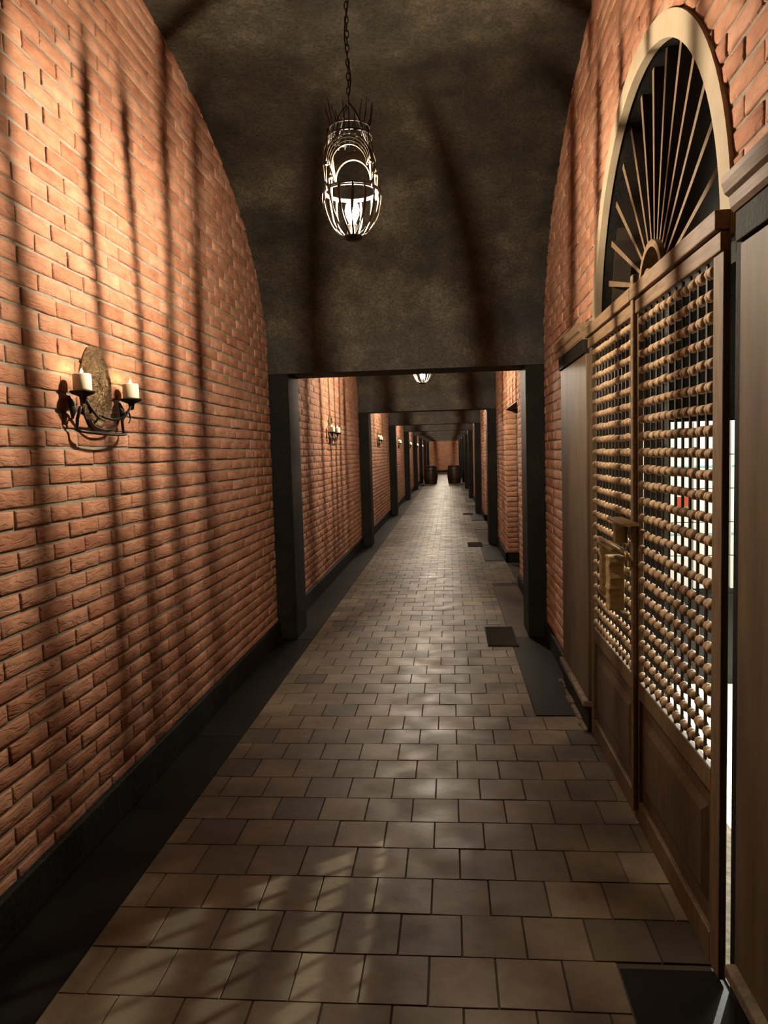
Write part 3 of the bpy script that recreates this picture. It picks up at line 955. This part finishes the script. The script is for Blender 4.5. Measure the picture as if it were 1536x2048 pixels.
# ------------------------------------------------------------------ candle sconces
SY, SZ, SX = 2.94, 1.63, XL + 0.013
def sconce():
    root = thing('candle_sconce', (SX, SY, SZ), '', 'sconce', 'two-candle sconces on the left wall')
    off = tuple(root.location)
    # oval embossed back plate
    g = G(); nr_, ns = 14, 64; vs = [(SX + 0.030, SY, SZ + 0.165)]; fs = []
    r_ = random.Random(8)
    for i in range(1, nr_ + 1):
        t = i / nr_
        for k in range(ns):
            an = 2 * PI * k / ns
            bumpv = 0.004 * math.sin(an * 11 + t * 14) * math.sin(t * 15 + 1) + r_.uniform(-0.0028, 0.0028)
            ed = 0.010 if 0.80 < t < 0.95 else 0.0
            x = SX + 0.006 + 0.020 * (1 - t * t) + bumpv * (1 - t ** 6) + ed
            if i == nr_: x = SX + 0.001
            vs.append((x, SY + 0.122 * t * math.cos(an) * (1 - 0.10 * math.sin(an)), SZ + 0.165 + 0.168 * t * math.sin(an)))
    for k in range(ns): fs.append((0, 1 + k, 1 + (k + 1) % ns))
    for i in range(nr_ - 1):
        for k in range(ns):
            a = 1 + i * ns; fs.append((a + k, a + ns + k, a + ns + (k + 1) % ns, a + (k + 1) % ns))
    g.add(vs, fs); g.build('back_plate', M['bronze'], root, off, smooth=True)
    for sgn in (-1, 1):
        cy = SY + sgn * 0.215; cx = SX + 0.057
        # S-curved arm: from the plate foot, down and out, up to the cup
        g = G()
        pts = [(SX + 0.02, SY + sgn * 0.01, SZ + 0.05), (SX + 0.045, SY + sgn * 0.06, SZ + 0.035), (SX + 0.06, SY + sgn * 0.13, SZ + 0.05), (SX + 0.06, SY + sgn * 0.185, SZ + 0.085), (cx, cy, SZ + 0.115)]
        sm = []
        for i in range(len(pts) - 1):
            for q in range(4): sm.append(Vector(pts[i]).lerp(Vector(pts[i + 1]), q / 4))
        sm.append(Vector(pts[-1]))
        for _ in range(2): sm = [sm[0]] + [(sm[i - 1] + sm[i] * 2 + sm[i + 1]) / 4 for i in range(1, len(sm) - 1)] + [sm[-1]]
        g.tube(sm, 0.0055, 7); 
        # scroll curling back under the cup
        g.tube([(cx - 0.004, cy - sgn * (0.035 + 0.026 * math.cos(a * 0.5)) , SZ + 0.052 + 0.024 * math.sin(a * 0.5)) for a in range(0, 10)], [0.0055 - 0.0003 * a for a in range(10)], 6)
        arm = g.build('arm', M['iron'], root, off, smooth=True)
        # iron leaf on the outside of the arm
        g = G(); vs = []; m_ = 9
        for i in range(m_):
            t = i / (m_ - 1); w_ = 0.030 * math.sin(PI * min(1, t * 0.93 + 0.05)) ** 0.8
            z = SZ + 0.115 - 0.085 * t; yb_ = cy - 0.035 + 0.02 * t
            xx = SX + 0.016 + 0.012 * math.sin(PI * t)
            vs += [(xx, yb_ - w_, z), (xx + 0.008, yb_, z), (xx, yb_ + w_, z), (xx - 0.004, yb_, z)]
        fs = []
        for i in range(m_ - 1):
            for k in range(4):
                l = (k + 1) % 4; fs.append((i * 4 + k, i * 4 + l, i * 4 + 4 + l, i * 4 + 4 + k))
        fs += [(3, 2, 1, 0), tuple((m_ - 1) * 4 + k for k in range(4))]
        g.add(vs, fs); g.build('leaf', M['iron'], root, off, smooth=True)
        # drip cup
        g = G(); g.lathe([(0.004, SZ + 0.085), (0.010, SZ + 0.09), (0.014, SZ + 0.112), (0.040, SZ + 0.122), (0.048, SZ + 0.130), (0.046, SZ + 0.133), (0.0, SZ + 0.130)], (cx, cy, 0), 24)
        g.build('cup', M['iron'], root, off, smooth=True)
    # hoop below
    g = G()
    pts = []
    for i in range(25):
        t = i / 24; an = PI * t
        pts.append((SX + 0.02 + 0.045 * math.sin(an), SY + 0.205 * math.cos(an), SZ - 0.012 - 0.012 * math.sin(an)))
    g.tube([(SX + 0.03, SY + 0.17, SZ + 0.06), (SX + 0.02, SY + 0.2, SZ + 0.01)] + pts + [(SX + 0.03, SY - 0.215, SZ + 0.03), (SX + 0.05, SY - 0.225, SZ + 0.075)], 0.0065, 8)
    g.tube([(SX + 0.035, SY + 0.12 * math.cos(PI * i / 16), SZ + 0.03 - 0.035 * math.sin(PI * i / 16)) for i in range(17)], 0.0045, 6)
    g.build('hoop', M['iron'], root, off, smooth=True)
    return root
def candle(sgn):
    cy = SY + sgn * 0.215; cx = SX + 0.057; z0 = SZ + 0.1305
    root = thing('candle', (cx, cy, z0), '', 'candle', 'cream candles on the sconces')
    off = tuple(root.location); h = 0.066
    g = G(); g.lathe([(0.0, z0), (0.0325, z0), (0.0335, z0 + 0.01), (0.0335, z0 + h - 0.004), (0.030, z0 + h), (0.020, z0 + h - 0.004), (0.0, z0 + h - 0.006)], (cx, cy, 0), 24)
    g.build('wax', M['wax'], root, off, smooth=True)
    g = G(); g.tube([(cx, cy, z0 + h - 0.007), (cx + 0.001, cy, z0 + h + 0.006)], 0.001, 5); g.build('wick', M['wick'], root, off)
    g = G(); g.lathe([(0.001, z0 + h - 0.003), (0.0050, z0 + h + 0.003), (0.0055, z0 + h + 0.007), (0.003, z0 + h + 0.013), (0.0006, z0 + h + 0.019)], (cx, cy, 0), 10)
    g.build('flame', M['flame'], root, off, smooth=True)
    return root
sc0 = sconce(); ca, cb = candle(-1), candle(1)
for k in range(1, 8):
    s_, a_, b_ = (sc0, ca, cb) if k == 1 else (copy_tree(sc0), copy_tree(ca), copy_tree(cb))
    if k > 1:
        for q in (s_, a_, b_): q.location.y += BAY * (k - 1) + 0.05
    s_['label'] = 'bronze oval sconce with two candles on the left wall, %s' % ('nearest the camera' if k == 1 else '%s from the camera' % ORD[k - 1])
    a_['label'] = 'lit cream candle on the left cup of the %s sconce from the camera' % ORD[k - 1]
    b_['label'] = 'lit cream candle on the right cup of the %s sconce from the camera' % ORD[k - 1]

# ------------------------------------------------------------------ barrels
def barrel(x, y, h, rb, rm, label):
    t = thing('barrel', (x, y, 0), label, 'barrel', 'dark barrels at the far end')
    off = (x, y, 0)
    def rad(z): u = z / h * 2 - 1; return rm - (rm - rb) * u * u
    g = G(); n = 14; seg = 36
    prof = [(0.0, 0.0)] + [(rad(h * i / n), h * i / n) for i in range(n + 1)] + [(rad(h) - 0.018, h), (rad(h) - 0.018, h - 0.03), (0.0, h - 0.03)]
    g.lathe(prof, off, seg); g.build('staves', M['barrel'], t, off, smooth=True, bevel=0.0)
    for z, w_ in ((0.05, 0.04), (0.20, 0.035), (h - 0.20, 0.035), (h - 0.05, 0.04)):
        g = G(); g.lathe([(rad(z - w_ / 2) - 0.01, z - w_ / 2), (rad(z - w_ / 2) + 0.004, z - w_ / 2), (rad(z + w_ / 2) + 0.004, z + w_ / 2), (rad(z + w_ / 2) - 0.01, z + w_ / 2)], off, seg)
        g.build('hoop', M['hoop'], t, off, smooth=True)
    return t
barrel(-0.885, 35.2, 0.83, 0.275, 0.325, 'dark oak barrel on the left at the far end of the corridor')
barrel(0.215, 35.2, 0.83, 0.275, 0.325, 'dark oak barrel on the right at the far end of the corridor')

# ------------------------------------------------------------------ floor mats
def rug(x0, x1, y0, y1, label):
    t = G(); t.box(x0, x1, y0, y1, 0.0, 0.012)
    k = 0; n = int((y1 - y0 - 0.02) / 0.022)
    for i in range(n):
        yy = y0 + 0.012 + i * 0.022; t.box(x0 + 0.01, x1 - 0.01, yy, yy + 0.012, 0.012, 0.0145)
    o = t.build('floor_mat', M['mat'], off=(x0, y0, 0), bevel=0.002, bseg=1)
    return tag(o, label, 'mat', 'dark floor mats at the right pillars')
rug(0.265, 0.50, 5.69, 6.30, 'dark ribbed floor mat beside the first right pillar')
rug(0.262, 0.495, 11.69, 12.2, 'dark ribbed floor mat beside the second right pillar')
rug(0.30, 0.53, 17.6, 18.0, 'dark ribbed floor mat beside the third right pillar')
